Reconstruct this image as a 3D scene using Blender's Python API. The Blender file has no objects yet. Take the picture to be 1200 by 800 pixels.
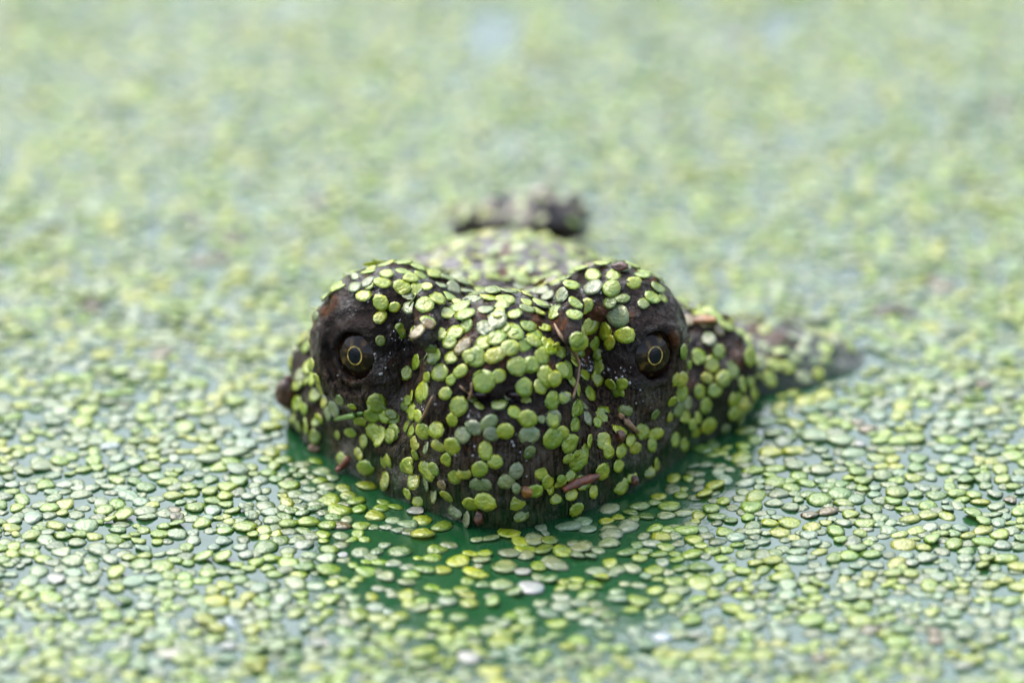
import bpy, bmesh, math, random
import numpy as np
from mathutils import Vector, Matrix, Quaternion, noise as mnoise
from mathutils.bvhtree import BVHTree

random.seed(7); RNG = np.random.default_rng(7)
sc = bpy.context.scene
COL = sc.collection
MM = 0.001
FIT = np.array((1.0, 0.87, 1.03))               # sculpting units to millimetres, per axis
SC = 0.00018                                    # metres per photo pixel at the head
EL = math.radians(26.0)                         # camera looks down by this much
DIST = 1.8

# ------------------------------------------------------------------ camera
view = Vector((0, math.cos(EL), -math.sin(EL)))
up = Vector((0, math.sin(EL), math.cos(EL)))
right = Vector((1, 0, 0))
cam_pos = -DIST * view + up * (220 * SC)
cd = bpy.data.cameras.new('camera'); cam = bpy.data.objects.new('camera', cd); COL.objects.link(cam)
cd.lens = 300; cd.sensor_width = 36; cd.clip_start = 0.05; cd.clip_end = 400
cam.location = cam_pos
cam.rotation_euler = view.to_track_quat('-Z', 'Y').to_euler()
cd.dof.use_dof = True
cd.dof.focus_distance = DIST + 0.004
cd.dof.aperture_fstop = 4.8
cd.dof.aperture_blades = 9
sc.camera = cam

# ------------------------------------------------------------------ sky and sun (bright overcast)
SUN_EL, SUN_AZ = math.radians(60), math.radians(-38)      # azimuth from +Y towards +X
w = bpy.data.worlds.new('World'); sc.world = w; w.use_nodes = True
nt = w.node_tree; nt.nodes.clear()
sky = nt.nodes.new('ShaderNodeTexSky'); sky.sky_type = 'NISHITA'; sky.sun_disc = False
sky.sun_elevation = SUN_EL; sky.sun_rotation = SUN_AZ
sky.air_density = 1.0; sky.dust_density = 4.5; sky.ozone_density = 1.0
hs = nt.nodes.new('ShaderNodeHueSaturation'); hs.inputs['Saturation'].default_value = 0.72
bg = nt.nodes.new('ShaderNodeBackground'); bg.inputs[1].default_value = 0.15
wo = nt.nodes.new('ShaderNodeOutputWorld')
nt.links.new(sky.outputs[0], hs.inputs['Color']); nt.links.new(hs.outputs[0], bg.inputs[0]); nt.links.new(bg.outputs[0], wo.inputs[0])
sd = bpy.data.lights.new('sun', 'SUN'); sun = bpy.data.objects.new('sun', sd); COL.objects.link(sun)
sd.energy = 0.55; sd.angle = math.radians(50); sd.color = (1.0, 0.97, 0.92)
sdir = Vector((math.sin(SUN_AZ) * math.cos(SUN_EL), math.cos(SUN_AZ) * math.cos(SUN_EL), math.sin(SUN_EL)))
sun.rotation_euler = (-sdir).to_track_quat('-Z', 'Y').to_euler(); sun.location = (0, 0, 3)
sc.view_settings.view_transform = 'Standard'; sc.view_settings.look = 'None'
sc.view_settings.exposure = 2.38; sc.view_settings.gamma = 1.0; sc.view_settings.use_curve_mapping = False

# ------------------------------------------------------------------ helpers
def pixel_ray(px, py):
    d = view * DIST + right * ((px - 600) * SC) + up * ((400 - py) * SC)
    return cam_pos.copy(), d.normalized()
def to_pixel(p):
    q = Vector(p) - cam_pos
    k = DIST / q.dot(view)
    return 600 + q.dot(right) * k / SC, 400 - q.dot(up) * k / SC
def on_water(px, py, z=0.0):
    o, d = pixel_ray(px, py)
    return o + d * ((z - o.z) / d.z)

def tag(o, label=None, cat=None, group=None, kind=None):
    if label: o['label'] = label
    if cat: o['category'] = cat
    if group: o['group'] = group
    if kind: o['kind'] = kind
    return o
def link(name, mesh, parent=None):
    o = bpy.data.objects.new(name, mesh); COL.objects.link(o)
    if parent: o.parent = parent
    return o
def mesh_from(name, verts, faces, mat=None, smooth=True):
    me = bpy.data.meshes.new(name)
    me.from_pydata([tuple(v) for v in verts], [], [tuple(f) for f in faces]); me.update()
    if smooth: me.shade_smooth()
    if mat: me.materials.append(mat)
    return me
def fast_mesh(name, V, F, mat=None):
    """V (n,3) float, F (m,k) int - numpy arrays, one polygon size"""
    me = bpy.data.meshes.new(name)
    n, m, k = len(V), len(F), F.shape[1]
    me.vertices.add(n); me.vertices.foreach_set('co', V.astype(np.float32).ravel())
    me.loops.add(m * k); me.loops.foreach_set('vertex_index', F.astype(np.int32).ravel())
    me.polygons.add(m); me.polygons.foreach_set('loop_start', np.arange(0, m * k, k, dtype=np.int32))
    me.polygons.foreach_set('use_smooth', np.ones(m, dtype=bool))
    me.update(calc_edges=True); me.validate()
    if mat: me.materials.append(mat)
    return me
def set_color(me, cols):
    a = me.color_attributes.new('tint', 'FLOAT_COLOR', 'POINT')
    c = np.ones((len(me.vertices), 4), dtype=np.float32); c[:, :3] = cols
    a.data.foreach_set('color', c.ravel())

class NT:
    def __init__(s, name):
        s.m = bpy.data.materials.new(name); s.m.use_nodes = True
        s.t = s.m.node_tree; s.b = s.t.nodes['Principled BSDF']; s.out = s.t.nodes['Material Output']
    def n(s, typ, **kw):
        x = s.t.nodes.new(typ)
        for k, v in kw.items():
            if k in x.inputs: x.inputs[k].default_value = v
            else: setattr(x, k, v)
        return x
    def l(s, a, b): s.t.links.new(a, b)
    def ramp(s, fac, stops, interp='LINEAR'):
        r = s.n('ShaderNodeValToRGB'); r.color_ramp.interpolation = interp
        e = r.color_ramp.elements
        while len(e) < len(stops): e.new(0.5)
        for x, (p, c) in zip(e, stops):
            x.position = p; x.color = (c, c, c, 1) if not isinstance(c, tuple) else c + (1,)
        s.l(fac, r.inputs[0]); return r.outputs[0]
    def mix(s, fac, a, b, typ='MIX'):
        x = s.n('ShaderNodeMix'); x.data_type = 'RGBA'; x.blend_type = typ
        for v, i in ((fac, 0), (a, 6), (b, 7)):
            if isinstance(v, (int, float)): x.inputs[i].default_value = v
            elif isinstance(v, tuple): x.inputs[i].default_value = v + (1,)
            else: s.l(v, x.inputs[i])
        return x.outputs[2]
    def math(s, op, a, b=0.0):
        x = s.n('ShaderNodeMath'); x.operation = op
        for v, i in ((a, 0), (b, 1)):
            if isinstance(v, (int, float)): x.inputs[i].default_value = v
            else: s.l(v, x.inputs[i])
        return x.outputs[0]
    def noise(s, vec, scale, detail=3.0, rough=0.55, out=0):
        x = s.n('ShaderNodeTexNoise'); x.inputs['Scale'].default_value = scale
        x.inputs['Detail'].default_value = detail; x.inputs['Roughness'].default_value = rough
        if vec is not None: s.l(vec, x.inputs['Vector'])
        return x.outputs[out]
    def bump(s, h, strength, dist):
        x = s.n('ShaderNodeBump'); x.inputs['Strength'].default_value = strength; x.inputs['Distance'].default_value = dist
        s.l(h, x.inputs['Height']); return x

# ------------------------------------------------------------------ materials
def mat_water():
    m = NT('pond_water')
    pos = m.n('ShaderNodeNewGeometry').outputs['Position']
    big = m.noise(pos, 14, 3)
    base = m.mix(m.ramp(big, [(0.35, 0.0), (0.65, 1.0)]), (0.0025, 0.024, 0.0065), (0.004, 0.032, 0.010))
    # a dusty film of fine particles lies in drifting patches on the surface
    dust = m.ramp(m.noise(pos, 2600, 2), [(0.58, 0.0), (0.72, 1.0)])
    patch = m.ramp(m.noise(pos, 60, 4), [(0.40, 0.0), (0.65, 1.0)])
    base = m.mix(m.math('MULTIPLY', m.math('MULTIPLY', dust, patch), 0.8), base, (0.07, 0.08, 0.075))
    # beyond the modelled mat the surface is covered by duckweed too small to tell apart
    v = m.n('ShaderNodeTexVoronoi', Scale=260.0); m.l(pos, v.inputs['Vector'])
    ln = m.n('ShaderNodeVectorMath', operation='LENGTH'); m.l(pos, ln.inputs[0])
    far = m.math('MULTIPLY', m.math('GREATER_THAN', ln.outputs['Value'], 1.3), m.math('LESS_THAN', v.outputs['Distance'], 0.5))
    frond = m.mix(m.math('MULTIPLY', v.outputs['Color'], 1.0), (0.07, 0.11, 0.015), (0.13, 0.15, 0.015))
    base = m.mix(far, base, frond)
    m.l(base, m.b.inputs['Base Color'])
    m.l(m.math('ADD', m.math('MULTIPLY', m.noise(pos, 300, 3), 0.14), 0.07), m.b.inputs['Roughness'])
    m.b.inputs['IOR'].default_value = 1.56
    h = m.math('ADD', m.noise(pos, 90, 2), m.math('MULTIPLY', m.noise(pos, 1300, 2), 0.10))
    m.l(m.bump(h, 0.5, 0.0009).outputs[0], m.b.inputs['Normal'])
    return m.m

def mat_frond():
    m = NT('duckweed_frond')
    a = m.n('ShaderNodeAttribute', attribute_name='tint')
    pos = m.n('ShaderNodeNewGeometry').outputs['Position']
    n1 = m.ramp(m.noise(pos, 420, 4), [(0.33, 0.0), (0.7, 1.0)])
    n2 = m.ramp(m.noise(pos, 1100, 3), [(0.38, 0.0), (0.68, 1.0)])
    dark = m.mix(1.0, a.outputs['Color'], (0.50, 0.70, 0.50), 'MULTIPLY')
    lite = m.mix(1.0, a.outputs['Color'], (1.28, 1.18, 1.0), 'MULTIPLY')
    c = m.mix(n1, dark, lite)
    c = m.mix(m.math('MULTIPLY', n2, 0.22), c, a.outputs['Color'])
    spots = m.ramp(m.noise(pos, 230, 4, 0.7), [(0.70, 0.0), (0.76, 1.0)])
    c = m.mix(m.math('MULTIPLY', spots, 0.55), c, (0.10, 0.085, 0.03))
    wet = m.ramp(m.noise(pos, 310, 4, 0.7, 0), [(0.56, 0.0), (0.70, 1.0)])
    c = m.mix(m.math('MULTIPLY', wet, 0.42), c, (0.115, 0.135, 0.085))
    m.l(c, m.b.inputs['Base Color'])
    m.b.inputs['Roughness'].default_value = 0.26
    m.b.inputs['IOR'].default_value = 1.60
    h = m.math('ADD', m.noise(pos, 1500, 3), m.math('MULTIPLY', m.noise(pos, 380, 2), 1.6))
    bp = m.bump(h, 0.7, 0.00045)
    m.l(bp.outputs[0], m.b.inputs['Normal'])
    tr = m.n('ShaderNodeBsdfTranslucent'); m.l(m.mix(1.0, c, (1.1, 1.15, 0.5), 'MULTIPLY'), tr.inputs[0])
    mx = m.n('ShaderNodeMixShader'); mx.inputs[0].default_value = 0.22
    m.l(m.b.outputs[0], mx.inputs[1]); m.l(tr.outputs[0], mx.inputs[2]); m.l(mx.outputs[0], m.out.inputs[0])
    return m.m

def mat_skin():
    m = NT('turtle_skin')
    tc = m.n('ShaderNodeTexCoord').outputs['Object']
    sep = m.n('ShaderNodeSeparateXYZ'); m.l(tc, sep.inputs[0])
    z, y = sep.outputs['Z'], sep.outputs['Y']
    mp = m.n('ShaderNodeMapping'); mp.inputs['Scale'].default_value = (1.0, 1.0, 0.07); m.l(tc, mp.inputs['Vector'])
    streak = m.noise(mp.outputs[0], 1500, 2, 0.6)
    wob = m.math('ADD', z, m.math('MULTIPLY', m.math('SUBTRACT', m.noise(tc, 120, 3), 0.5), 0.022))
    beak = m.math('MULTIPLY', m.ramp(wob, [(0.0, 1.0), (0.020, 1.0), (0.027, 0.0)]), m.ramp(y, [(0.030, 1.0), (0.055, 0.0)]))
    n1 = m.ramp(m.noise(tc, 150, 5, 0.65), [(0.32, 0.0), (0.68, 1.0)])
    n2 = m.ramp(m.noise(tc, 520, 4, 0.65), [(0.35, 0.0), (0.7, 1.0)])
    skin = m.mix(n1, (0.0022, 0.0014, 0.0010), (0.0125, 0.009, 0.008))
    skin = m.mix(m.math('MULTIPLY', n2, 0.5), skin, (0.023, 0.016, 0.014))
    horn = m.mix(m.ramp(streak, [(0.40, 0.0), (0.62, 1.0)]), (0.004, 0.0026, 0.0018), (0.034, 0.024, 0.015))
    horn = m.mix(m.ramp(m.noise(tc, 70, 3), [(0.52, 0.0), (0.66, 0.75)]), horn, (0.062, 0.046, 0.036))
    c = m.mix(beak, skin, horn)
    c = m.mix(m.math('MULTIPLY', m.ramp(y, [(0.058, 0.0), (0.070, 1.0)]), m.math('ADD', m.math('MULTIPLY', n1, 0.6), 0.4)), c, (0.13, 0.127, 0.13))  # rear neck skin paled: its wet sky reflection is put into the colour
    rust = m.ramp(m.noise(tc, 95, 4, 0.6), [(0.57, 0.0), (0.68, 0.8)])
    c = m.mix(rust, c, (0.055, 0.020, 0.006))
    # green algae where the water laps
    alg = m.math('MULTIPLY', m.ramp(m.math('ADD', wob, 0.0), [(0.002, 1.0), (0.011, 0.0)]), m.ramp(m.noise(tc, 220, 4), [(0.3, 0.35), (0.6, 1.0)]))
    c = m.mix(m.math('MULTIPLY', alg, 0.65), c, (0.005, 0.034, 0.008))
    m.l(c, m.b.inputs['Base Color'])
    m.l(m.ramp(m.noise(tc, 330, 3), [(0.35, 0.06), (0.65, 0.26)]), m.b.inputs['Roughness'])
    m.b.inputs['IOR'].default_value = 1.34
    v = m.n('ShaderNodeTexVoronoi', Scale=620.0); m.l(tc, v.inputs['Vector'])
    pebb = m.math('ADD', m.math('MULTIPLY', v.outputs['Distance'], 0.55), m.noise(tc, 900, 5, 0.7))
    hgt = m.n('ShaderNodeMix'); m.l(beak, hgt.inputs[0]); m.l(pebb, hgt.inputs[2]); m.l(m.math('MULTIPLY', streak, 1.0), hgt.inputs[3])
    m.l(m.bump(hgt.outputs[0], 1.0, 0.0011).outputs[0], m.b.inputs['Normal'])
    m.b.inputs['Specular IOR Level'].default_value = 0.09
    film = m.math('ADD', m.noise(tc, 420, 3, 0.6), m.math('MULTIPLY', m.noise(tc, 1300, 2), 0.35))
    m.l(m.bump(film, 1.0, 0.0022).outputs[0], m.b.inputs['Coat Normal'])
    m.l(m.ramp(m.noise(tc, 130, 3), [(0.45, 0.0), (0.60, 0.75)]), m.b.inputs['Coat Weight'])
    m.b.inputs['Coat Roughness'].default_value = 0.04; m.b.inputs['Coat IOR'].default_value = 1.32
    return m.m

def mat_plain(name, col, rough=0.5, col2=None, scale=600, bump=0.0, ior=1.45):
    m = NT(name)
    tc = m.n('ShaderNodeTexCoord').outputs['Object']
    n = m.noise(tc, scale, 4, 0.65)
    c2 = col2 or tuple(0.55 * x for x in col)
    m.l(m.mix(m.ramp(n, [(0.35, 0.0), (0.68, 1.0)]), c2, col), m.b.inputs['Base Color'])
    m.b.inputs['Roughness'].default_value = rough; m.b.inputs['IOR'].default_value = ior
    if bump: m.l(m.bump(n, 0.8, bump).outputs[0], m.b.inputs['Normal'])
    return m.m

def mat_iris():
    """dark horn-brown with gold flecks radiating from the pupil; local Z is the gaze"""
    m = NT('iris_pattern')
    tc = m.n('ShaderNodeTexCoord').outputs['Object']
    sep = m.n('ShaderNodeSeparateXYZ'); m.l(tc, sep.inputs[0])
    ang = m.math('ARCTAN2', sep.outputs['Y'], sep.outputs['X'])
    ray = m.math('SINE', m.math('ADD', m.math('MULTIPLY', ang, 7.0), 0.6))
    nz = m.math('ADD', m.math('MULTIPLY', ray, 0.10), m.noise(tc, 520, 3))
    c = m.mix(m.ramp(nz, [(0.56, 0.0), (0.80, 1.0)]), (0.006, 0.003, 0.0015), (0.060, 0.036, 0.010))
    m.l(c, m.b.inputs['Base Color']); m.b.inputs['Roughness'].default_value = 0.5; m.b.inputs['Specular IOR Level'].default_value = 0.0
    m.b.inputs['Coat Weight'].default_value = 1.0; m.b.inputs['Coat Roughness'].default_value = 0.02; m.b.inputs['Coat IOR'].default_value = 1.27
    return m.m
def mat_gloss(name, col, coat=1.0):
    m = NT(name)
    tc = m.n('ShaderNodeTexCoord').outputs['Object']
    m.l(m.mix(m.ramp(m.noise(tc, 700, 4), [(0.38, 0.0), (0.64, 1.0)]), tuple(0.22 * x for x in col), tuple(1.5 * x for x in col)), m.b.inputs['Base Color'])
    m.b.inputs['Roughness'].default_value = 0.5; m.b.inputs['Specular IOR Level'].default_value = 0.0
    m.b.inputs['Coat Weight'].default_value = 1.0 * coat; m.b.inputs['Coat Roughness'].default_value = 0.02; m.b.inputs['Coat IOR'].default_value = 1.27
    return m.m
def mat_drop():
    m = NT('water_drop')
    m.b.inputs['Base Color'].default_value = (0.8, 0.82, 0.84, 1)
    m.b.inputs['Transmission Weight'].default_value = 0.85
    m.b.inputs['Roughness'].default_value = 0.0; m.b.inputs['IOR'].default_value = 1.33
    return m.m

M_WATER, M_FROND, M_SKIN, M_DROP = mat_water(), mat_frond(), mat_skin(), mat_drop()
M_SHELL = mat_plain('shell_horn', (0.050, 0.038, 0.030), 0.25, (0.006, 0.0035, 0.002), 160, 0.0012)
M_BALL = mat_gloss('eyeball_brown', (0.013, 0.0065, 0.003))
M_GOLD = mat_gloss('iris_gold', (0.24, 0.17, 0.04))
M_PUPIL = mat_gloss('pupil_black', (0.002, 0.003, 0.006))
M_IRIS = mat_iris()
M_RUST = mat_plain('rust_brown_stem', (0.12, 0.030, 0.010), 0.4, (0.03, 0.010, 0.005), 900, 0.0004)
M_STRAW = mat_plain('straw', (0.15, 0.09, 0.04), 0.5, (0.06, 0.035, 0.015), 900, 0.0003)
M_BLADE = mat_plain('green_blade', (0.06, 0.13, 0.012), 0.35, (0.03, 0.07, 0.008), 500, 0.0002)
M_BUD = mat_plain('brown_bud', (0.06, 0.020, 0.006), 0.35, (0.012, 0.005, 0.003), 420, 0.0008)
M_AMBER = mat_plain('amber_crumb', (0.20, 0.085, 0.012), 0.35, (0.05, 0.018, 0.004), 700, 0.0008)
M_NOSTRIL = mat_plain('nostril_membrane', (0.030, 0.014, 0.016), 0.22, (0.012, 0.006, 0.007), 500)

# ------------------------------------------------------------------ pond water
V, F = [], []
rings = [0.0, 0.2, 0.5, 1.2, 3, 8, 25, 80, 250]; seg = 48
V.append((0, 0, 0))
for r in rings[1:]:
    for k in range(seg):
        t = 2 * math.pi * k / seg; V.append((r * math.cos(t), r * math.sin(t), 0))
for k in range(seg): F.append((0, 1 + k, 1 + (k + 1) % seg))
for i in range(len(rings) - 2):
    for k in range(seg):
        a = 1 + i * seg + k; b = 1 + i * seg + (k + 1) % seg
        F.append((a, a + seg, b + seg, b))
water = link('pond_water', mesh_from('pond_water', V, F, M_WATER)); tag(water, kind='structure')

# ------------------------------------------------------------------ implicit sculpting (millimetres)
def superell(P, c, r, p=2.0, q=2.0):
    x, y, z = (np.abs(P[i] - c[i]) / r[i] for i in range(3))
    if p == 2.0 and q == 2.0: k = np.sqrt(x * x + y * y + z * z)
    else: k = ((x ** p + y ** p) ** (q / p) + z ** q) ** (1.0 / q)
    return (k - 1.0) * min(r)
def sphere(P, c, r): return np.sqrt(sum((P[i] - c[i]) ** 2 for i in range(3))) - r
def capsule(P, a, b, ra, rb):
    a = np.array(a, float); b = np.array(b, float); ab = b - a
    t = np.clip(sum((P[i] - a[i]) * ab[i] for i in range(3)) / ab.dot(ab), 0, 1)
    return np.sqrt(sum((P[i] - a[i] - t * ab[i]) ** 2 for i in range(3))) - (ra + (rb - ra) * t)
def smin(a, b, k):
    h = np.clip(0.5 + 0.5 * (b - a) / k, 0, 1)
    return b + (a - b) * h - k * h * (1 - h)
def smax(a, b, k): return -smin(-a, -b, k)
def surface_nets(f, lo, step):
    s = f < 0
    nx, ny, nz = f.shape
    acc = np.zeros((nx - 1, ny - 1, nz - 1, 3), np.float32); cnt = np.zeros((nx - 1, ny - 1, nz - 1), np.float32)
    quads = []
    for ax in range(3):
        sl0 = [slice(None)] * 3; sl1 = [slice(None)] * 3
        sl0[ax] = slice(0, -1); sl1[ax] = slice(1, None)
        cross = s[tuple(sl0)] != s[tuple(sl1)]
        idx = np.argwhere(cross)
        a = f[tuple(sl0)][cross]; b = f[tuple(sl1)][cross]; t = a / (a - b)
        p = idx.astype(np.float32); p[:, ax] += t
        o1, o2 = (ax + 1) % 3, (ax + 2) % 3
        cells = []
        for d1, d2 in ((0, 0), (1, 0), (1, 1), (0, 1)):
            c = idx.copy(); c[:, o1] -= d1; c[:, o2] -= d2; cells.append(c)
        lim = np.array([nx - 1, ny - 1, nz - 1])
        ok = np.all([np.all((c >= 0) & (c < lim), axis=1) for c in cells], axis=0)
        for c in cells:
            c2 = c[ok]; np.add.at(acc, (c2[:, 0], c2[:, 1], c2[:, 2]), p[ok]); np.add.at(cnt, (c2[:, 0], c2[:, 1], c2[:, 2]), 1)
        flip = s[tuple(sl0)][cross][ok]
        q = np.stack([np.ravel_multi_index(c[ok].T, tuple(lim)) for c in cells], 1)
        q[~flip] = q[~flip][:, ::-1]
        quads.append(q)
    Q = np.concatenate(quads)
    used = np.unique(Q); remap = np.full(cnt.size, -1, np.int64); remap[used] = np.arange(len(used))
    V = acc.reshape(-1, 3)[used] / np.maximum(cnt.reshape(-1)[used], 1)[:, None]
    return np.array(lo) + V * step, remap[Q]
def grid(lo, hi, step):
    ax = [np.arange(lo[i], hi[i] + step, step, dtype=np.float32) for i in range(3)]
    return np.meshgrid(*ax, indexing='ij', sparse=True)

# eyes: position and gaze (millimetres)
EYES = []
for sx, cx in ((-1, -29.6), (1, 26.6)):
    g = np.array((sx * 0.53, -0.83, 0.16)); g /= np.linalg.norm(g)
    EYES.append((np.array((cx, 36.4, 26.6)), g, sx))
EYE_R = 8.2
def build_body():
    step = 0.65; lo, hi = (-58, -6, -12), (84, 132, 49)
    P = grid(lo, hi, step); P = [p + np.float32(0) for p in P]
    X, Y, Z = P
    d = superell(P, (-1.2, 64, 1), (46, 64, 26), 1.50, 3.0)                    # jaws and cheeks
    k = np.clip((Z + 2) / 26, 0, 1); tap = 0.38 + 0.62 * k * (2 - k)          # beak narrows to the water
    PS = [(X + 3.0) / tap - 3.0, Y, Z]
    d = smin(d, superell(PS, (-3.0, 25.0, 12), (21.0, 25.5, 29.2), 2.05, 2.35), 2.5)  # snout
    d = smin(d, superell(P, (-26.0, 42.5, 24), (17, 20, 17.6)), 3.5)         # brows over the eyes
    d = smin(d, superell(P, (21.5, 43, 24), (16.5, 20, 17.4)), 3.5)
    d = smin(d, superell(P, (-15, 47, 21.5), (17, 17, 14.5)), 4)
    d = smin(d, superell(P, (10.5, 47, 21.5), (17, 17, 14.0)), 4)
    d = smin(d, superell(P, (40, 66, 7), (13, 17, 15)), 5)                   # swollen cheek
    d = smin(d, superell(P, (-38, 60, 4), (9, 16, 14)), 5)
    d = smin(d, superell(P, (50, 92, -5), (23, 20, 13.5)), 6)                  # folded neck skin
    d = smin(d, superell(P, (61, 95, -6), (20, 14, 10)), 6)
    d = smin(d, superell(P, (34, 84, -2), (16, 18, 15)), 6)
    d = smin(d, capsule(P, (2, 84, -23), (6, 160, -30), 26, 24), 10)         # neck under water
    # hollows between eye and snout
    d = smax(d, -superell(P, (-26.0, 17.0, 31), (7.2, 16, 14.5)), 3)
    d = smax(d, -superell(P, (20.3, 17.0, 31), (7.0, 16, 14.5)), 3)
    # canthal ridges on the snout
    d = smin(d, capsule(P, (-19, 14, 37.5), (-17, 30, 40.5), 2.2, 3.0), 3)
    d = smin(d, capsule(P, (13, 14, 37.5), (12, 30, 40.5), 2.2, 3.0), 3)
    # nostrils
    for nx in (-6.8, 0.9):
        d = smax(d, -superell(P, (nx, 3.0, 28.0), (3.3, 5.5, 1.7)), 0.8)
    # eye sockets and lids
    for c, g, sx in EYES:
        d = smax(d, -superell(P, c + g * 8.6, (6.8, 7.6, 8.6)), 1.8)
        lk = np.array((sx * 0.46, -0.86, 0.16)); lk /= np.linalg.norm(lk)
        u = np.cross(lk, (0, 0, 1)); u /= np.linalg.norm(u); v = np.cross(u, lk)
        t = math.radians(14) * sx; u, v = u * math.cos(t) + v * math.sin(t), v * math.cos(t) - u * math.sin(t)
        rel = [(P[i] - c[i]) for i in range(3)]
        a = rel[0] * lk[0] + rel[1] * lk[1] + rel[2] * lk[2]
        ru = rel[0] * u[0] + rel[1] * u[1] + rel[2] * u[2]
        rv = rel[0] * v[0] + rel[1] * v[1] + rel[2] * v[2]
        el = (np.sqrt((ru / 4.7) ** 2 + ((rv + 0.4) / 5.2) ** 2) - 1) * 4.8
        low = np.clip(-rv / 6.0, 0, 1); top = np.clip(rv / 6.0, 0, 1)
        ball = np.sqrt((rel[0]) ** 2 + (rel[1] / 1.149) ** 2 + (rel[2] / 0.971) ** 2)
        lid = ball - (EYE_R + 0.9 + 1.6 * low ** 2 + 1.5 * top)
        lid = smax(lid, -np.where(a > 0, el, 9.0), 0.9)
        d = smin(d, lid, 1.0)
        # puffy fold under the eye, crease folds round it
        pts = [c + lk * 5.2 + u * (7.6 * math.sin(q)) - v * (6.2 + 2.6 * math.cos(q)) for q in (-1.25, -0.6, 0.0, 0.6, 1.25)]
        for p0, p1, r0, r1 in zip(pts[:-1], pts[1:], (1.2, 1.9, 2.4, 1.9), (1.9, 2.4, 1.9, 1.2)):
            d = smin(d, capsule(P, p0, p1, r0, r1), 1.0)
    V, Q = surface_nets(d.astype(np.float32), lo, step)
    # skin relief
    V = V * FIT * MM
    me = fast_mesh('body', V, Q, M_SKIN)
    N = np.empty(len(V) * 3, np.float32); me.vertices.foreach_get('normal', N); N = N.reshape(-1, 3)
    out = V.copy()
    for i, (p, n) in enumerate(zip(V, N)):
        q = Vector(p) * 1000
        ez = min((q - Vector(e[0] * FIT)).length for e in EYES)
        k = min(1.0, max(0.25, (ez - 8.0) / 6.0))
        h = k * (0.85 * mnoise.noise(q * 0.15) + 0.60 * mnoise.noise(q * 0.36)) + 0.55 * (abs(mnoise.noise(q * 0.62)) - 0.25)
        out[i] = p + n * h * MM
    me.vertices.foreach_set('co', out.astype(np.float32).ravel()); me.update()
    return me

turtle = bpy.data.objects.new('turtle', None); COL.objects.link(turtle); turtle.empty_display_size = 0.02
tag(turtle, 'dark wet turtle with head above the water, covered in duckweed', 'turtle')
body_me = build_body()
EYES = [(c * FIT, g, sx) for c, g, sx in EYES]
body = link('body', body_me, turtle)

# carapace: a knobbed keel breaking the surface behind the head
def build_carapace():
    step = 0.9; lo, hi = (-62, 118, -14), (70, 250, 18)
    P = grid(lo, hi, step); P = [p + np.float32(0) for p in P]
    d = superell(P, (5, 196, -32), (62, 56, 24))
    d = smin(d, superell(P, (5, 144, -4), (20, 15, 7)), 5)
    d = smin(d, superell(P, (-3, 157, 6.0), (10.5, 7, 5.8), 2.5, 2.0), 2)
    d = smin(d, superell(P, (8, 158, 7.4), (9.0, 8, 6.3), 2.5, 2.0), 2)
    d = smin(d, capsule(P, (-10, 149, 10.6), (2, 149, 9.4), 1.4, 2.6), 1.5)
    d = smax(d, -superell(P, (-6, 148, 6.2), (5.0, 7.5, 3.0)), 1)
    d = smax(d, -superell(P, (8, 149, 4.6), (4.4, 8, 4.0)), 1)
    V, Q = surface_nets(d.astype(np.float32), lo, step); V = V * FIT * MM
    me = fast_mesh('carapace', V, Q, M_SHELL)
    N = np.empty(len(V) * 3, np.float32); me.vertices.foreach_get('normal', N); N = N.reshape(-1, 3)
    out = V.copy()
    for i, (p, n) in enumerate(zip(V, N)):
        q = Vector(p) * 1000; out[i] = p + n * MM * (2.2 * (0.35 - abs(mnoise.noise(q * 0.2)) * 1.6) + 1.3 * mnoise.noise(q * 0.42))
    me.vertices.foreach_set('co', out.astype(np.float32).ravel()); me.update()
    return me
carapace_me = build_carapace()
carapace = link('carapace', carapace_me, turtle)

# eyes
def cap_mesh(name, R, a0, a1, mat, sq=1.0, seg=80, rows=5):
    """spherical zone round local +Z between polar angles a0, a1 (degrees); sq narrows it in x"""
    V, F = [], []
    for i in range(rows + 1):
        a = math.radians(a0 + (a1 - a0) * i / rows)
        for k in range(seg):
            t = 2 * math.pi * k / seg
            x, y = math.sin(a) * math.cos(t) * sq, math.sin(a) * math.sin(t)
            zz = math.sqrt(max(0, 1 - x * x - y * y)) if a < math.pi / 2 else math.cos(a)
            V.append((R * x, R * y, R * zz))
    for i in range(rows):
        for k in range(seg):
            a, b = i * seg + k, i * seg + (k + 1) % seg
            F.append((a, a + seg, b + seg, b))
    if a0 > 0.0 or True:
        V.append((0, 0, R * math.cos(math.radians(a0))))
        if a0 <= 0.5:
            for k in range(seg): F.append((len(V) - 1, k, (k + 1) % seg))
        else: V.pop()
    return mesh_from(name, V, F, mat)
for c, g, sx in EYES:
    gv = Vector(g)
    look = Vector((sx * 0.46, -0.86, 0.16)).normalized()
    q = look.to_track_quat('Z', 'Y')
    e = link('eye', cap_mesh('eyeball', EYE_R * MM, 0.1, 179.9, M_BALL, rows=48), turtle)
    e.rotation_mode = 'QUATERNION'; e.rotation_quaternion = q; e.location = Vector(c) * MM
    link('iris', cap_mesh('iris', (EYE_R + 0.04) * MM, 12, 34, M_IRIS, 0.92, rows=14), e)
    link('iris_ring', cap_mesh('iris_ring', (EYE_R + 0.11) * MM, 12, 14.6, M_GOLD, 0.86, rows=3), e)
    link('pupil', cap_mesh('pupil', (EYE_R + 0.14) * MM, 0.1, 12.6, M_PUPIL, 0.84, rows=8), e)
    tag(e, label='dark brown eye with a gold ring round a black pupil')

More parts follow.
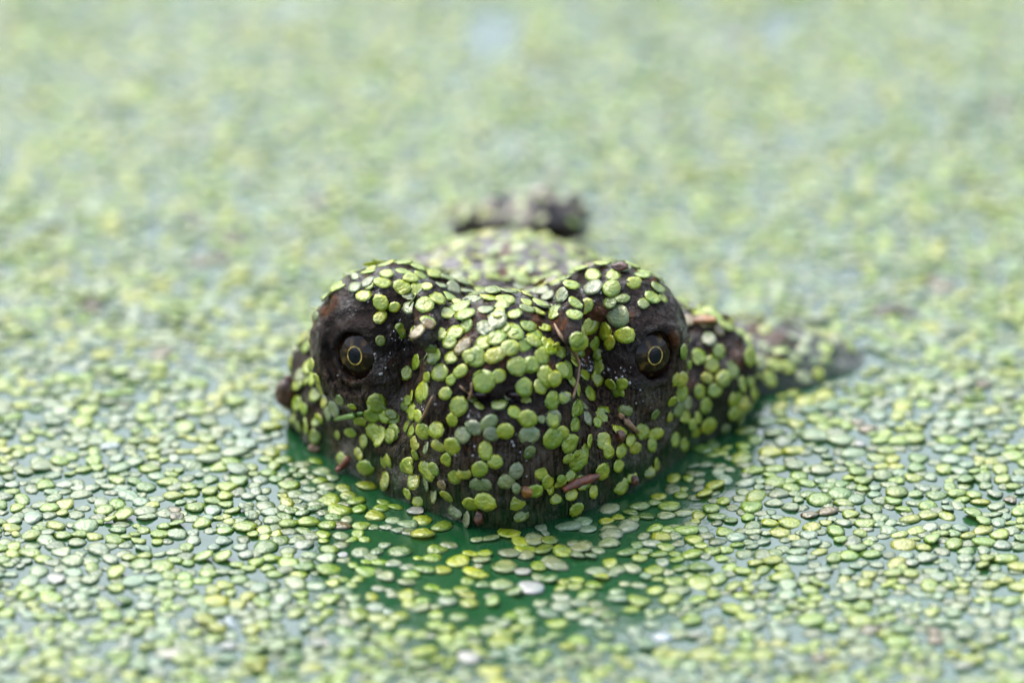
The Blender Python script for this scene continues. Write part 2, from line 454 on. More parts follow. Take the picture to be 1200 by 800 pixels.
for nx in (-6.8, 0.9):
    bm = bmesh.new(); bmesh.ops.create_uvsphere(bm, u_segments=20, v_segments=12, radius=1.0)
    for v in bm.verts: v.co = Vector((v.co.x * 3.1, v.co.y * 2.2, v.co.z * 1.5)) * MM
    me = bpy.data.meshes.new('nostril'); bm.to_mesh(me); bm.free(); me.shade_smooth(); me.materials.append(M_NOSTRIL)
    link('nostril', me, turtle).location = Vector(np.array((nx, 8.4, 28.0)) * FIT) * MM
bvh_body = BVHTree.FromPolygons([v.co for v in body_me.vertices], [p.vertices for p in body_me.polygons])
bvh_shell = BVHTree.FromPolygons([v.co for v in carapace_me.vertices], [p.vertices for p in carapace_me.polygons])
def eye_hit(o, d):
    best = None
    for c, g, sx in EYES:
        oc = o - Vector(c) * MM; b = oc.dot(d); k = b * b - (oc.length_squared - (EYE_R * MM) ** 2)
        if k > 0:
            t = -b - math.sqrt(k); p = o + d * t
            if best is None or t < best[0]: best = (t, p, (p - Vector(c) * MM).normalized())
    return best
def cast(px, py):
    """what a photo pixel lands on: (point, normal, 'body'|'shell'|'water')"""
    o, d = pixel_ray(px, py); hits = []
    for b, nm in ((bvh_body, 'body'), (bvh_shell, 'shell')):
        h = b.ray_cast(o, d)
        if h[0] is not None: hits.append((h[3], h[0], h[1], nm))
    t = -o.z / d.z; hits.append((t, o + d * t, Vector((0, 0, 1)), 'water'))
    t, p, n, nm = min(hits, key=lambda h: h[0])
    if nm == 'body':
        # average normal over a frond's width
        acc = Vector()
        for dx, dy in ((0, 0), (4, 0), (-4, 0), (0, 4), (0, -4)):
            oo, dd = pixel_ray(px + dx, py + dy); h = bvh_body.ray_cast(oo, dd)
            if h[0] is not None and (h[0] - p).length < 0.006: acc += h[1]
        n = acc.normalized() if acc.length > 0 else n
    return p, n, nm

# ------------------------------------------------------------------ duckweed fronds
TINTS = {
    'yellow-green': (0.160, 0.176, 0.008),
    'bright green': (0.122, 0.164, 0.010),
    'dull green':   (0.075, 0.118, 0.018),
    'pale':         (0.125, 0.155, 0.070),
    'brown':        (0.085, 0.062, 0.020),
    'white':        (0.210, 0.222, 0.215),
}
def frond_template(seed, seg=10, dome=0.035, skirt=True):
    """unit frond: 1 long in x (narrow end at -x), about 0.8 wide, domed, with a rim"""
    r = random.Random(seed); V, F = [], []
    asp = r.uniform(0.66, 0.95); tilt = r.uniform(-0.06, 0.06); lob = r.uniform(-0.07, 0.07)
    ring = []
    for k in range(seg):
        t = 2 * math.pi * k / seg
        rx = 0.5 * math.cos(t); wy = 0.5 * asp * (1 + 0.16 * math.cos(t)) * math.sin(t)
        j = 1 + r.uniform(-0.05, 0.05) + lob * math.cos(3 * t)
        ring.append((rx * j, wy * j))
    ph = r.uniform(0, 6.28); am = r.uniform(0.0, 0.05)
    wob = [am * math.sin(2 * 2 * math.pi * k / seg + ph) + r.uniform(-0.012, 0.012) for k in range(seg)]
    V.append((0.02, 0.0, dome))
    for (x, y), q in zip(ring, wob): V.append((x * 0.62, y * 0.62, dome * 0.80 + q * 0.6))
    for (x, y), q in zip(ring, wob): V.append((x, y, dome * 0.22 + q + tilt * x))
    for k in range(seg): F.append((0, 1 + k, 1 + (k + 1) % seg))
    for k in range(seg):
        a, b = 1 + k, 1 + (k + 1) % seg
        F += [(a, a + seg, b + seg), (a, b + seg, b)]
    if skirt:
        for x, y in ring: V.append((x * 0.94, y * 0.94, -0.03))
        for k in range(seg):
            a, b = 1 + seg + k, 1 + seg + (k + 1) % seg
            F += [(a, a + seg, b + seg), (a, b + seg, b)]
    return np.array(V, np.float32), np.array(F, np.int32)
def tint_variant(name, r):
    c = np.array(TINTS[name]); j = r.uniform(0.85, 1.15)
    return np.clip(c * j * np.array((r.uniform(0.88, 1.12), 1.0, r.uniform(0.8, 1.3))), 0, 0.85)
SHAPES = [frond_template(100 + i) for i in range(6)]
LIB = {}
rr = random.Random(5)
for tn in TINTS:
    LIB[tn] = []
    for i, (V, F) in enumerate(SHAPES):
        me = fast_mesh('frond', V, F, M_FROND)
        base = tint_variant(tn, rr) * (1.30 if tn in ('yellow-green', 'bright green') else 1.0)  # single fronds painted brighter to make up for weak light from the front
        cols = np.tile(base, (len(V), 1))
        s2 = 11
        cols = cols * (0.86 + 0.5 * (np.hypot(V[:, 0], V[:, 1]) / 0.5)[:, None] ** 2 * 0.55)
        if tn != 'white':                       # each frond ages from one edge
            ph = rr.uniform(0, 6.28); amt = rr.uniform(0.0, 0.35)
            k = np.clip(0.5 + V[:, 0] * math.cos(ph) + V[:, 1] * math.sin(ph), 0, 1)[:, None] * amt
            cols = cols * (1 - k) + np.array((0.19, 0.18, 0.03)) * k
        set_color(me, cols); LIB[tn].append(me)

taken = []          # centres of every individually built frond (for spacing)
PLANTS = []
LOBEWORD = {1: 'single-frond', 2: 'two-frond', 3: 'three-frond', 4: 'four-frond'}
COLWORD = {'yellow-green': 'yellow-green', 'bright green': 'bright green', 'dull green': 'dull dark green', 'pale': 'pale washed-out', 'brown': 'brown withered', 'white': 'bleached white'}
def make_plant(lobes, tint, place, group, rng, lift=0.0):
    """lobes: list of (point, normal, size in m); an Empty with one frond mesh for each"""
    cen = sum((l[0] for l in lobes), Vector()) / len(lobes)
    root = bpy.data.objects.new('duckweed_plant', None); COL.objects.link(root)
    root.location = cen; root.empty_display_size = 0.002
    spin = rng.uniform(0, 6.28)
    for i, (p, n, s) in enumerate(lobes):
        n = (n + Vector((rng.uniform(-.12, .12), rng.uniform(-.12, .12), rng.uniform(-.05, .12)))).normalized()
        away = p - cen
        if away.length < 0.0004:
            away = Vector((math.cos(spin), math.sin(spin), 0.3 * math.sin(spin * 3)))
        t = away - n * away.dot(n)
        if t.length < 1e-6: t = Vector((1, 0, 0)).cross(n)
        t.normalize(); b = n.cross(t)
        L = s * rng.uniform(1.0, 1.14)
        m = Matrix((t, b, n)).transposed().to_4x4()
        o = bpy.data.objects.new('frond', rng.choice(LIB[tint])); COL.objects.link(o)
        o.parent = root
        o.matrix_local = Matrix.Translation(p - cen + n * (0.00012 + lift + i * 0.00013)) @ m @ Matrix.Diagonal((L, L, L, 1))
        taken.append((p.copy(), s))
    col = COLWORD[tint]
    big = max(l[2] for l in lobes) * 1000
    col = ('small ' if big < 3.05 else ('large ' if big > 4.1 else '')) + col
    tag(root, f'{col} {LOBEWORD[len(lobes)]} duckweed {place}', 'duckweed', group)
    PLANTS.append(root)
    return root

# plants seen one by one on the turtle; zoom frames of the photograph: origin x, y (scale 1/3.333)
FR = {7: (440, 380), 1: (300, 220), 2: (300, 400), 3: (620, 220), 4: (620, 400)}
Y, B, D, PA, BR = 'yellow-green', 'bright green', 'dull green', 'pale', 'brown'
SEEN = [
 (7, B, (100,25,52)), (7, B, (255,40,60), (310,35,65), (290,72,48)), (7, BR, (340,88,72)), (7, B, (425,75,62), (472,60,66)),
 (7, Y, (470,120,72), (522,95,70)), (7, B, (395,130,66), (368,128,48), (425,220,80)), (7, B, (300,215,48), (332,185,60)), (7, Y, (480,203,50)),
 (7, B, (553,165,68), (607,158,56)), (7, B, (585,78,70), (622,50,66)), (7, B, (650,130,60), (682,98,66)), (7, Y, (662,205,72), (694,212,58), (640,242,58)),
 (7, B, (580,245,66), (590,292,56)), (7, D, (512,277,76)), (7, B, (690,295,66), (736,285,50)), (7, Y, (275,270,50)), (7, B, (185,265,90)),
 (7, B, (120,190,54), (165,150,66)), (7, D, (225,130,50), (215,90,42)), (7, B, (252,188,70), (205,205,50)), (7, Y, (325,320,66), (302,370,52)),
 (7, Y, (170,358,54)), (7, Y, (190,415,62), (242,412,64)), (7, D, (118,320,38)), (7, PA, (345,430,62), (388,402,60), (440,382,70), (452,424,56)),
 (7, Y, (508,415,62)), (7, B, (545,345,56), (592,366,66)), (7, PA, (600,430,70)), (7, PA, (645,370,38)), (7, B, (690,370,60), (688,440,82), (722,418,58)),
 (7, B, (755,465,72)), (7, D, (600,500,52)), (7, Y, (300,475,62), (280,525,60)), (7, B, (430,495,66), (466,535,52), (410,560,66)), (7, Y, (310,590,66), (346,582,58)),
 (7, B, (205,570,88)), (7, Y, (130,540,60), (160,505,42)), (7, Y, (40,535,76), (40,610,62)), (7, PA, (415,625,80)), (7, Y, (430,690,74)),
 (7, PA, (510,610,60), (547,570,60), (547,635,42)), (7, Y, (645,580,66), (670,612,60)), (7, BR, (260,625,42)), (7, B, (72,418,56), (72,370,44)),
 (7, Y, (15,430,62)), (7, D, (20,330,64), (62,350,44)), (7, B, (730,180,60), (762,222,52)), (7, B, (780,330,60)), (7, B, (775,390,52)), (7, Y, (780,525,62)),
 (7, B, (785,60,52)), (7, B, (715,100,44)), (7, B, (500,15,60), (545,40,62)), (7, PA, (430,15,62)), (7, B, (350,5,60)),
 (1, Y, (570,390,60), (630,402,56), (668,392,46)), (1, B, (660,460,66)), (1, B, (670,522,56)), (1, Y, (488,450,60), (485,508,58), (540,466,42)), (1, Y, (565,552,54)),
 (1, PA, (435,370,52)), (1, B, (510,340,50)), (1, D, (484,595,36)), (1, B, (580,330,60), (640,345,50)), (1, B, (700,318,56)), (1, PA, (780,350,60)),
 (1, B, (752,430,62)), (1, PA, (720,385,52), (768,394,60)), (1, B, (800,465,72)), (1, PA, (850,436,80)), (1, B, (745,495,70), (818,500,80)), (1, PA, (900,550,52)),
 (1, B, (900,595,64), (940,588,60)), (1, B, (730,572,60), (782,570,56), (756,606,46)), (1, D, (690,620,42)), (1, B, (700,660,60)), (1, PA, (940,520,78)), (1, B, (1000,555,62), (1060,542,60)),
 (1, PA, (1120,460,70)), (1, PA, (1095,400,62)), (1, B, (1168,482,60)), (1, B, (980,440,64)), (1, PA, (900,478,60)), (1, B, (1010,495,58)), (1, Y, (450,315,40)),
 (1, B, (200,620,56)), (1, Y, (218,692,52)), (1, Y, (240,745,44)), (1, D, (235,500,40)), (1, Y, (190,575,44)), (1, B, (850,360,50)), (1, B, (930,400,60)),
 (3, B, (180,455,60), (216,466,64), (175,502,56)), (3, Y, (236,540,72)), (3, B, (195,606,66)), (3, B, (256,610,60), (266,648,42)), (3, Y, (300,560,60), (320,602,60), (376,576,76)),
 (3, PA, (348,500,80)), (3, Y, (270,695,60), (266,742,52)), (3, Y, (320,766,50)), (3, B, (362,765,46)), (3, D, (445,455,56)), (3, B, (482,428,60)), (3, B, (320,396,62)),
 (3, PA, (250,390,80)), (3, B, (168,380,66)), (3, B, (45,455,70), (100,500,60)), (3, PA, (130,422,58)), (3, PA, (30,402,70)), (3, Y, (48,655,60), (70,612,60)), (3, B, (112,636,60)),
 (3, Y, (20,600,66)), (3, Y, (5,690,60)), (3, B, (410,372,60)), (3, Y, (522,432,44)), (3, B, (600,640,60), (620,690,42)), (3, B, (660,660,60)), (3, PA, (700,590,60)),
 (3, Y, (712,690,60)), (3, B, (740,640,56)), (3, B, (752,742,62)), (3, Y, (690,742,52)), (3, B, (860,662,70)), (3, PA, (905,684,60)), (3, B, (962,692,62)), (3, Y, (1010,702,56)),
 (3, B, (940,750,64)), (3, B, (830,770,60)), (3, PA, (1072,742,60)), (3, Y, (1130,728,52)), (3, BR, (620,520,56)), (3, BR, (690,535,60)), (3, BR, (740,560,46)), (3, B, (250,345,60)), (3, B, (330,345,56)),
 (4, Y, (585,150,84)), (4, B, (350,195,52), (366,165,48)), (4, B, (235,205,54)), (4, B, (188,192,50), (190,255,52)), (4, PA, (135,220,58)), (4, B, (150,112,74)), (4, B, (85,230,64)),
 (4, PA, (92,300,60)), (4, B, (190,465,82), (216,428,50), (230,390,50)), (4, Y, (290,390,60), (306,426,62)), (4, Y, (285,505,62)), (4, Y, (345,485,56)), (4, B, (285,290,70), (265,316,42)), (4, D, (375,270,48)),
 (4, Y, (410,415,66)), (4, B, (440,350,62), (490,360,60), (475,402,52)), (4, B, (565,380,76), (602,400,52)), (4, Y, (550,295,52), (606,290,56)), (4, B, (650,355,62)), (4, Y, (700,330,62)),
 (4, B, (690,250,60)), (4, B, (665,195,58)), (4, B, (726,190,56)), (4, B, (760,150,58)), (4, Y, (800,222,60)), (4, B, (845,270,78)), (4, PA, (830,160,62)), (4, Y, (760,400,60)), (4, D, (765,340,42)),
 (4, B, (825,310,52)), (4, D, (490,285,46)), (4, PA, (615,240,64)), (4, B, (880,215,56)), (4, B, (155,400,64)),
 (2, B, (470,240,70), (456,285,58), (502,290,52)), (2, B, (410,310,52)), (2, B, (370,355,50)), (2, Y, (320,365,38)), (2, B, (464,350,60), (490,382,60), (530,368,58)), (2, Y, (425,390,50)),
 (2, Y, (405,440,50)), (2, B, (430,490,70)), (2, B, (590,490,62)), (2, Y, (625,440,42)), (2, PA, (285,280,62)), (2, D, (150,312,42)), (2, Y, (375,252,38)), (2, D, (330,225,56)), (2, B, (250,300,50)),
]
def region(p):
    x, y, z = (c * 1000 for c in p)
    side = 'right' if x < -2.5 else 'left'               # the turtle's own right and left
    a = abs(x + 3)
    if a < 20 and y < 38 and z > 36.5:
        w = 'front rim' if y < 14 else ('flat top' if y < 26 else 'back')
        return (f"on the {w} of the snout, {side} half", 'duckweed on top of the snout')
    if a < 21 and y < 30 and z > 16:
        w = 'above' if z > 31.5 else ('level with' if z > 25.5 else 'below')
        k = 'close' if a < 11 else f'towards the {side} eye'
        return (f"on the snout {w} the nostrils, {side} side" if a >= 11 else f"on the snout just {w} the nostrils", 'duckweed on the snout front')
    if a < 21 and y < 38:
        return (f"on the streaked beak close above the water, {side} half", 'duckweed on the beak')
    if z > 25:
        w = 'crest of the' if z > 38 else ('front of the' if y < 40 else 'outer slope of the')
        return (f"on the {w} {side} brow", f'duckweed on the {side} brow')
    if y < 38: return (f"on the {side} jaw {'right under' if z > 13 else 'well below'} the eye", f'duckweed on the {side} jaw')
    return (f"on the {'upper' if z > 14 else 'lower'} {side} cheek behind the eye", f'duckweed on the {side} cheek')
prng = random.Random(21)
hidden = []
for e in SEEN:
    fx, fy = FR[e[0]]; lob = []; onw = False
    for (zx, zy, dz) in e[2:]:
        p, n, nm = cast(fx + zx / 3.3333, fy + zy / 3.3333)
        if nm != 'body': onw = True; continue
        if lob and (p - lob[0][0]).length > 0.011: continue
        lob.append((p, n, dz / 3.3333 * SC * 1.16))
    if not lob: continue
    if lob[0][0].y > 0.074:
        hidden += lob; taken += [(l[0], l[2]) for l in lob]; continue
    pl, gr = region(lob[0][0])
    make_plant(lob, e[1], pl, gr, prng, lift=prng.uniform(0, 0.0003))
n_seen = len(PLANTS)

# ---- further duckweed over the back of the head, neck skin and shell (top faces); seen ones single, hidden ones joined
def clear_of(p, dist):
    for q, s in taken:
        if (p - q).length < dist + 0.2 * s: return False
    return True
def visible(p, n):
    o = cam_pos; d = (p + n * 0.0006 - o); L = d.length; d.normalize()
    for b in (bvh_body, bvh_shell):
        h = b.ray_cast(o, d, L - 0.0006)
        if h[0] is not None: return False
    return True
def scatter_on(me, tries, ok, place_of, dist, rng, single=lambda p: p.y < 0.066):
    polys = me.polygons; made = 0
    for _ in range(tries):
        f = polys[rng.randrange(len(polys))]; n = f.normal; p = f.center
        if not ok(p, n): continue
        if not clear_of(p, dist): continue
        n = (n + Vector((0, 0, 0.3))).normalized()
        s = rng.uniform(0.0030, 0.0043)
        if single(p) and len(PLANTS) < 330 and visible(p, n):
            tint = rng.choices([Y, B, D, PA, BR], [4, 6, 1.4, 2, 0.4])[0]
            pl, gr = place_of(p)
            lobes = [(p.copy(), n, s)]
            if rng.random() < 0.45:
                a = rng.uniform(0, 6.28); t = Vector((math.cos(a), math.sin(a), 0)); t = (t - n * t.dot(n)).normalized()
                q, qn, _, _ = (bvh_body if me is body_me else bvh_shell).find_nearest(p + t * s * 0.85)
                lobes.append((q, (qn + Vector((0, 0, .3))).normalized(), s * rng.uniform(0.7, 1)))
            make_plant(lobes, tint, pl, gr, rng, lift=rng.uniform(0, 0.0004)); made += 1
        else:
            hidden.append((p.copy(), n, s)); taken.append((p.copy(), s))
    return made
srng = random.Random(3)
def ok_head(p, n):
    if p.z < 0.003: return False
    px, py = to_pixel(p)
    x, y, z = p * 1000
    for c, g, sx in EYES:
        if (Vector(c) * MM - p).length < 0.0128 and (p - Vector(c) * MM).dot(Vector(g)) > 0: return False
    if y < 36 and n.z < 0.75: return False
    if abs(x + 2.5) > 31 and y < 55 and n.z < 0.8: return False
    if mnoise.noise(p * 130) < (-0.3 if y < 68 else -0.8): return False
    if n.z < 0.25: return False
    return True
scatter_on(body_me, 9000, ok_head, region, 0.0022, srng)
def ok_jaw(p, n):
    x, y, z = p * 1000
    for c, g, sx in EYES:
        if (Vector(c) * MM - p).length < 0.0135: return False
    return 0 < y < 56 and 1.5 < z < 21 and (abs(x + 2.5) > 14 or z < 11) and mnoise.noise(p * 150) > -0.3
scatter_on(body_me, 3000, ok_jaw, region, 0.0024, srng)
def ok_snout(p, n):
    x, y, z = p * 1000
    if abs(x + 3) > 21 or y > 34 or z < 6: return False
    if abs(x + 3) < 10 and 25.5 < z < 32: return False
    return mnoise.noise(p * 170 + Vector((5, 0, 0))) > 0.0
scatter_on(body_me, 2600, ok_snout, region, 0.0023, srng)
n_head = len(PLANTS)
scatter_on(carapace_me, 2600, lambda p, n: p.z > 0.001 and n.z > 0.55, lambda p: ('on the shell knob rising behind the turtle\'s head', 'duckweed on the shell knob'), 0.0028, srng, lambda p: False)
n_all = len(PLANTS)
print('plants seen', n_seen, 'head', n_head, 'with shell', n_all, 'hidden', len(hidden))

# ---- duckweed floating on the water
H = {}; CELL = 0.005
def near_free(x, y, r):
    i, j = int(math.floor(x / CELL)), int(math.floor(y / CELL))
    for a in (i - 1, i, i + 1):
        for b in (j - 1, j, j + 1):
            for (qx, qy, qr) in H.get((a, b), ()):
                if (qx - x) ** 2 + (qy - y) ** 2 < ((r + qr) * 0.80) ** 2: return False
    return True
def put(x, y, r): H.setdefault((int(math.floor(x / CELL)), int(math.floor(y / CELL))), []).append((x, y, r))
def turtle_gap(x, y):
    """distance in m to the turtle at water level (negative inside)"""
    best = 1.0
    if -0.07 < x < 0.095 and -0.02 < y < 0.15:
        q = Vector((x, y, 0.0005)); p, n, _, d = bvh_body.find_nearest(q)
        best = -d if (q - p).dot(n) < 0 else d
    if -0.07 < x < 0.08 and 0.11 < y < 0.27:
        q = Vector((x, y, 0.0005)); p, n, _, d = bvh_shell.find_nearest(q)
        best = min(best, -d if (q - p).dot(n) < 0 else d)
    return best
frng = random.Random(11)
FLOAT = []           # plants: (lobes [(x, y, L, rot)], tint)
X0, X1, Y0, Y1 = -0.36, 0.36, -0.22, 0.70
area = (X1 - X0) * (Y1 - Y0)
def density_gap(x, y):
    # open strip along the jaws, wider on the turtle's left side
    g = turtle_gap(x, y)
    if g > 0.02: return True
    front = y < 0.045
    need = 0.0022
    if front: need = 0.0032 if x < -0.004 else (0.0042 if x > 0.012 else 0.0020)
    nz = mnoise.noise(Vector((x * 180, y * 180, 3.0)))
    return g > need * (0.75 + 0.9 * nz)
N_TRY = int(area * 280000)
for _ in range(N_TRY):
    x, y = frng.uniform(X0, X1), frng.uniform(Y0, Y1)
    k = frng.random(); nl = 1 if k < 0.42 else (2 if k < 0.84 else 3)
    big = frng.lognormvariate(0, 0.17)
    L = 0.0049 * big
    th = frng.uniform(0, 6.283)
    if nl == 1: lob = [(x, y, L, th)]
    elif nl == 2:
        r2 = L * frng.uniform(0.62, 1.0); o = 0.40
        lob = [(x + math.cos(th) * L * o, y + math.sin(th) * L * o, L, th), (x - math.cos(th) * r2 * o, y - math.sin(th) * r2 * o, r2, th + math.pi)]
    else:
        lob = []
        for m in range(3):
            t = th + m * 2.094 + frng.uniform(-.3, .3); q = L * frng.uniform(0.65, 1.0)
            lob.append((x + math.cos(t) * q * 0.46, y + math.sin(t) * q * 0.46, q, t))
    if not all(near_free(a, b, q * 0.42) for a, b, q, t in lob): continue
    if not all(density_gap(a, b) for a, b, q, t in lob): continue
    # loose drifts: some places carry less
    dn = mnoise.noise(Vector((x * 55, y * 55, 9.0)))
    if frng.random() < 0.06 - 0.45 * dn: continue
    if abs(x + 0.002) < 0.026 and -0.045 < y < 0.02 and frng.random() < 0.30: continue
    for a, b, q, t in lob: put(a, b, q * 0.42)
    tint = frng.choices([Y, B, D, PA, BR, 'white'], [2.8, 5.2, 1.6, 4.2, 0.15, 0.010])[0]
    FLOAT.append((lob, tint))
print('floating plants', len(FLOAT))

SUNK = []; H2 = {}
for _ in range(int(area * 230000)):
    x, y = frng.uniform(X0, X1), frng.uniform(Y0, Y1); L = 0.0042 * frng.lognormvariate(0, 0.2)
    i, j = int(math.floor(x / CELL)), int(math.floor(y / CELL)); ok = True
    for a in (i - 1, i, i + 1):
        for b in (j - 1, j, j + 1):
            for (qx, qy, qr) in H.get((a, b), ()):
                if (qx - x) ** 2 + (qy - y) ** 2 < (0.62 * (L * 0.42 + qr)) ** 2: ok = False
            for (qx, qy, qr) in H2.get((a, b), ()):
                if (qx - x) ** 2 + (qy - y) ** 2 < (0.9 * (L * 0.42 + qr)) ** 2: ok = False
    if not ok or turtle_gap(x, y) < 0.0055: continue
    if abs(x) < 0.034 and -0.055 < y < 0.03 and frng.random() < 0.85: continue
    H2.setdefault((i, j), []).append((x, y, L * 0.42)); SUNK.append((x, y, L, frng.uniform(0, 6.28)))
# white bleached fronds where the photograph shows them
WHITE = [(487, 600, 19), (622, 690, 27), (613, 671, 17), (66, 680, 18), (268, 758, 17), (550, 772, 24), (815, 745, 20), (1130, 780, 24), (402, 652, 11), (200, 768, 26), (1008, 522, 14), (375, 755, 20), (862, 48, 24)]
WP = [(on_water(a, b), s) for a, b, s in WHITE]
FLOAT = [f for f in FLOAT if all(min((Vector((a, b, 0)) - Vector((p.x, p.y, 0))).length for p, _ in WP) > 0.003 for a, b, _, _ in f[0])]

# which floating plants become objects of their own: the open ones before the beak
budget = max(16, 300 - n_all)
def rank(f):
    x = sum(l[0] for l in f[0]) / len(f[0]); y = sum(l[1] for l in f[0]) / len(f[0])
    return math.hypot((x + 0.0) / 1.5, (y + 0.012))
front = sorted([f for f in FLOAT if sum(l[1] for l in f[0]) / len(f[0]) < 0.03], key=rank)[:budget]
fid = {id(f) for f in front}
for lob, tint in front:
    L = [(Vector((a, b, 0.00025)), Vector((0, 0, 1)), q) for a, b, q, t in lob]
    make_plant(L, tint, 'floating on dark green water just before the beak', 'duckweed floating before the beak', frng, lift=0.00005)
for (p, s), (a, b, _) in zip(WP, WHITE):
    near = (a, b) == (487, 600); mid = b in (690, 671)
    pl = 'floating in the gap beside the turtle\'s beak' if near else ('on dark water straight out from the beak' if mid else 'adrift in the open duckweed mat')
    make_plant([(p + Vector((0, 0, 0.0004)), Vector((0, 0, 1)), s * SC * 1.1)], 'white', pl, 'bleached duckweed', frng)

# the rest of the mat: one joined mesh
def joined(name, fronds, seg, skirt, parent=None):
    """fronds: arrays of position, normal, size, rotation, tint"""
    T = [frond_template(300 + i, seg, 0.08, skirt) for i in range(6)]
    n = len(T[0][0]); m = len(T[0][1]); k = len(fronds)
    V = np.empty((k * n, 3), np.float32); F = np.empty((k * m, 3), np.int32); C = np.empty((k * n, 3), np.float32)
    for i, (p, nn, s, th, c) in enumerate(fronds):
        tv, tf = T[i % 6]
        ref = Vector((math.cos(th), math.sin(th), 0)); t = (ref - nn * ref.dot(nn)).normalized(); b = nn.cross(t)
        R = np.array((t, b, nn), np.float32) * s
        V[i * n:(i + 1) * n] = tv @ R + np.array(p, np.float32)
        F[i * m:(i + 1) * m] = tf + i * n; C[i * n:(i + 1) * n] = c
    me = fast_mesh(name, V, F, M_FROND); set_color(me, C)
    return link(name, me, parent)
near_f, far_f = [], []
for f in FLOAT:
    if id(f) in fid: continue
    lob, tint = f; base = tint_variant(tint, frng) * np.array((0.86, 0.98, 1.25))
    tx, ty = frng.gauss(0, 0.06), frng.gauss(0, 0.06)
    up_ = 0.0001 + abs(frng.gauss(0, 0.00012))
    if frng.random() < 0.05: tx += frng.uniform(-.3, .3); up_ += 0.0005
    for a, b, q, t in lob:
        px, py = to_pixel((a, b, 0))
        nn = Vector((tx + frng.gauss(0, 0.04), ty + frng.gauss(0, 0.04), 1)).normalized()
        rec = (Vector((a, b, up_)), nn, q, t, base)
        (near_f if -60 < px < 1260 and -60 < py < 860 else far_f).append(rec)
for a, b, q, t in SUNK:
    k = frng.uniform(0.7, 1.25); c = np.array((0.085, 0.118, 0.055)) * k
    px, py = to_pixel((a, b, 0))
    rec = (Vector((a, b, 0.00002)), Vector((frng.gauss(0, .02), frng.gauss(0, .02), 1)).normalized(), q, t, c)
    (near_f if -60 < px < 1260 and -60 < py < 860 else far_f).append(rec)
print('mat fronds', len(near_f), len(far_f))
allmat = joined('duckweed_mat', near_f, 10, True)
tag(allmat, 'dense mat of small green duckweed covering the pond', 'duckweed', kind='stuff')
outer = joined('duckweed_mat', far_f, 7, False)
tag(outer, 'dense mat of small green duckweed farther out on the pond', 'duckweed', kind='stuff')
if hidden:
    hb = joined('duckweed_cover', [(p + n * 0.0002, n, s, srng.uniform(0, 6.28), tint_variant(srng.choice([Y, B, B, PA]), srng)) for p, n, s in hidden], 8, False)
    tag(hb, 'duckweed lying over the turtle\'s nape, neck skin and shell knob', 'duckweed', kind='stuff')

# ------------------------------------------------------------------ litter stuck to the head
def tube_mesh(name, pts, radii, mat, seg=8):
    V, F = [], []
    for i, p in enumerate(pts):
        d = (pts[min(i + 1, len(pts) - 1)] - pts[max(i - 1, 0)]).normalized()
        a = d.orthogonal().normalized(); b = d.cross(a)
        for k in range(seg):
            t = 2 * math.pi * k / seg; V.append(p + (a * math.cos(t) + b * math.sin(t)) * radii[i])
    for i in range(len(pts) - 1):
        for k in range(seg):
            q, r = i * seg + k, i * seg + (k + 1) % seg; F.append((q, r, r + seg, q + seg))
    F.append(tuple(range(seg))[::-1]); F.append(tuple(range((len(pts) - 1) * seg, len(pts) * seg)))
    return mesh_from(name, V, F, mat)
lr = random.Random(9)
def strand(name, pix, rad, mat, label, cat, lift=0.0006, steps=9):
    pts = []
    for i in range(steps):
        u = i / (steps - 1) * (len(pix) - 1); k = min(int(u), len(pix) - 2); f = u - k
        x = pix[k][0] * (1 - f) + pix[k + 1][0] * f; y = pix[k][1] * (1 - f) + pix[k + 1][1] * f
        p, n, nm = cast(x, y); pts.append(p + n * lift)
    # relax, so a stiff stem spans small hollows
    for _ in range(4):
        pts = [pts[0]] + [(pts[i - 1] + pts[i] * 2 + pts[i + 1]) / 4 for i in range(1, steps - 1)] + [pts[-1]]
    radii = [rad * (0.55 + 0.6 * math.sin(math.pi * (i + 0.8) / (steps + 0.6))) * lr.uniform(0.85, 1.15) for i in range(steps)]
    c = pts[steps // 2].copy()
    o = link(name, tube_mesh(name, [p - c for p in pts], radii, mat)); o.location = c
    tag(o, label, cat); return o
strand('plant_stem', [(657, 573), (678, 563), (697, 556)], 0.00095, M_RUST, 'rust-red broken stem lying along the jaw above the waterline', 'stem', 0.001)
strand('plant_stem', [(541, 453), (554, 468)], 0.00022, M_STRAW, 'short thin straw crossing the nostril', 'stem', 0.0012, 5)
strand('plant_stem', [(555, 448), (546, 469)], 0.00028, M_STRAW, 'thin tan straw leaning against the upper edge of the nostril', 'stem', 0.0012, 5)
strand('plant_stem', [(511, 464), (497, 492)], 0.00030, M_STRAW, 'slim orange-brown straw stuck on the snout side facing the right eye', 'stem', 0.0010, 6)
strand('plant_stem', [(724, 486), (743, 506)], 0.00060, M_STRAW, 'pale straw stub on the jaw below the turtle\'s left eye', 'stem', 0.0012, 6)
strand('plant_stem', [(651, 383), (668, 402), (676, 430), (668, 466)], 0.00040, M_STRAW, 'long curved dry stem along the snout edge before the left eye', 'stem', 0.0010, 12)
strand('grass_blade', [(397, 489), (412, 484), (427, 480)], 0.00055, M_BLADE, 'fresh green grass bit below the turtle\'s right eye', 'grass', 0.0010, 7)
strand('plant_stem', [(395, 556), (405, 545), (413, 536)], 0.00075, M_RUST, 'brown twig at the waterline below the turtle\'s right eye', 'stem', 0.0010, 6)

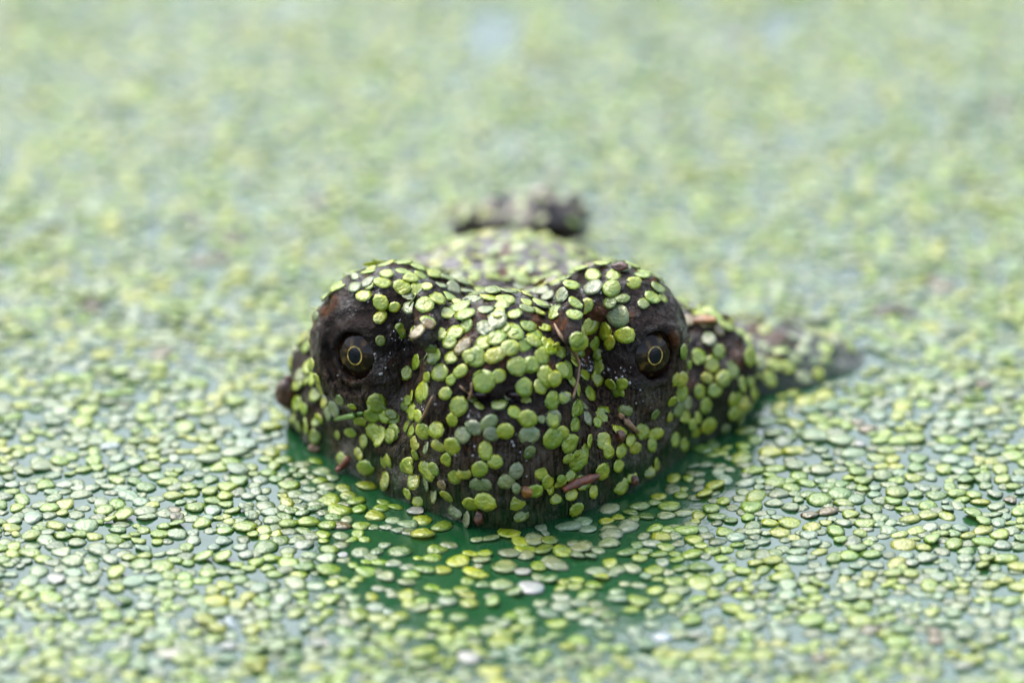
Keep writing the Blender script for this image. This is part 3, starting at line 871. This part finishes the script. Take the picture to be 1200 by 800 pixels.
def lump(name, px, py, size, mat, label, cat, stretch=(1, 1, 1), seed=0, sink=0.25):
    p, n, nm = cast(px, py)
    bm = bmesh.new(); bmesh.ops.create_icosphere(bm, subdivisions=3, radius=1.0)
    for v in bm.verts:
        q = v.co.copy(); k = 1 + 0.35 * mnoise.noise(q * 1.4 + Vector((seed * 7.1, 0, 0))) + 0.18 * mnoise.noise(q * 3.7 + Vector((0, seed * 3.3, 0)))
        v.co = Vector((q.x * stretch[0], q.y * stretch[1], q.z * stretch[2])) * k * size
    me = bpy.data.meshes.new(name); bm.to_mesh(me); bm.free(); me.shade_smooth(); me.materials.append(mat)
    o = link(name, me); o.location = p + n * size * (1 - sink) * 0.6
    return tag(o, label, cat)
lump('seed_bud', 342, 460, 0.0024, M_BUD, 'brown soggy bud hanging at the rim of the right cheek', 'bud', (0.9, 0.8, 1.5), 1)
lump('seed_bud', 727, 316, 0.0013, M_BUD, 'dark curled bud on the back of the left brow', 'bud', (1.4, 0.9, 0.9), 2)
lump('seed_crumb', 616, 574, 0.0012, M_AMBER, 'small amber crumb stuck low on the beak', 'crumb', (1.1, 0.8, 1), 3)
lump('seed_crumb', 369, 528, 0.0012, M_STRAW, 'tan crumb at the waterline by the right cheek', 'crumb', (1.2, 0.8, 1), 4)
lump('seed_crumb', 725, 511, 0.0012, M_BUD, 'dark red-brown seed on the jaw below the left eye', 'seed', (0.9, 0.8, 1.2), 5)
lump('seed_crumb', 741, 563, 0.0011, M_BUD, 'dark red seed in the water gap beside the jaw', 'seed', (0.9, 0.9, 1.1), 6)
lump('lichen_patch', 824, 377, 0.0016, M_AMBER, 'orange-yellow growth on top of the cheek behind the left eye', 'growth', (1.6, 1.1, 0.5), 7)
lump('seed_bud', 562, 606, 0.0012, M_BUD, 'dark brown scrap at the very tip of the beak', 'scrap', (0.8, 0.7, 1.4), 8)

# tiny droplets and froth clinging to the wet skin, far too many to count
def droplets():
    bm = bmesh.new(); r = random.Random(33)
    spots = [((690, 428), 16, 90), ((725, 440), 14, 60), ((452, 424), 14, 46), ((470, 400), 20, 30), ((555, 520), 26, 50), ((600, 530), 30, 40), ((560, 485), 18, 24), ((490, 480), 20, 20), ((395, 455), 20, 18), ((755, 462), 18, 18), ((700, 350), 30, 20), ((440, 350), 30, 22)]
    for (cx, cy), sp, n in spots:
        for _ in range(int(n * 0.55)):
            x, y = r.gauss(cx, sp * 0.55), r.gauss(cy, sp * 0.55)
            p, nn, nm = cast(x, y)
            if nm != 'body': continue
            rad = 0.00006 + 0.00034 * r.random() ** 2.2
            m = Matrix.Translation(p + nn * rad * 0.35) @ Matrix.Scale(rad, 4)
            bmesh.ops.create_icosphere(bm, subdivisions=1, radius=1.0, matrix=m)
    me = bpy.data.meshes.new('water_droplets'); bm.to_mesh(me); bm.free(); me.shade_smooth(); me.materials.append(M_DROP)
    o = link('water_droplets', me); tag(o, 'tiny water droplets and froth on the turtle\'s wet skin', 'droplets', kind='stuff')
droplets()
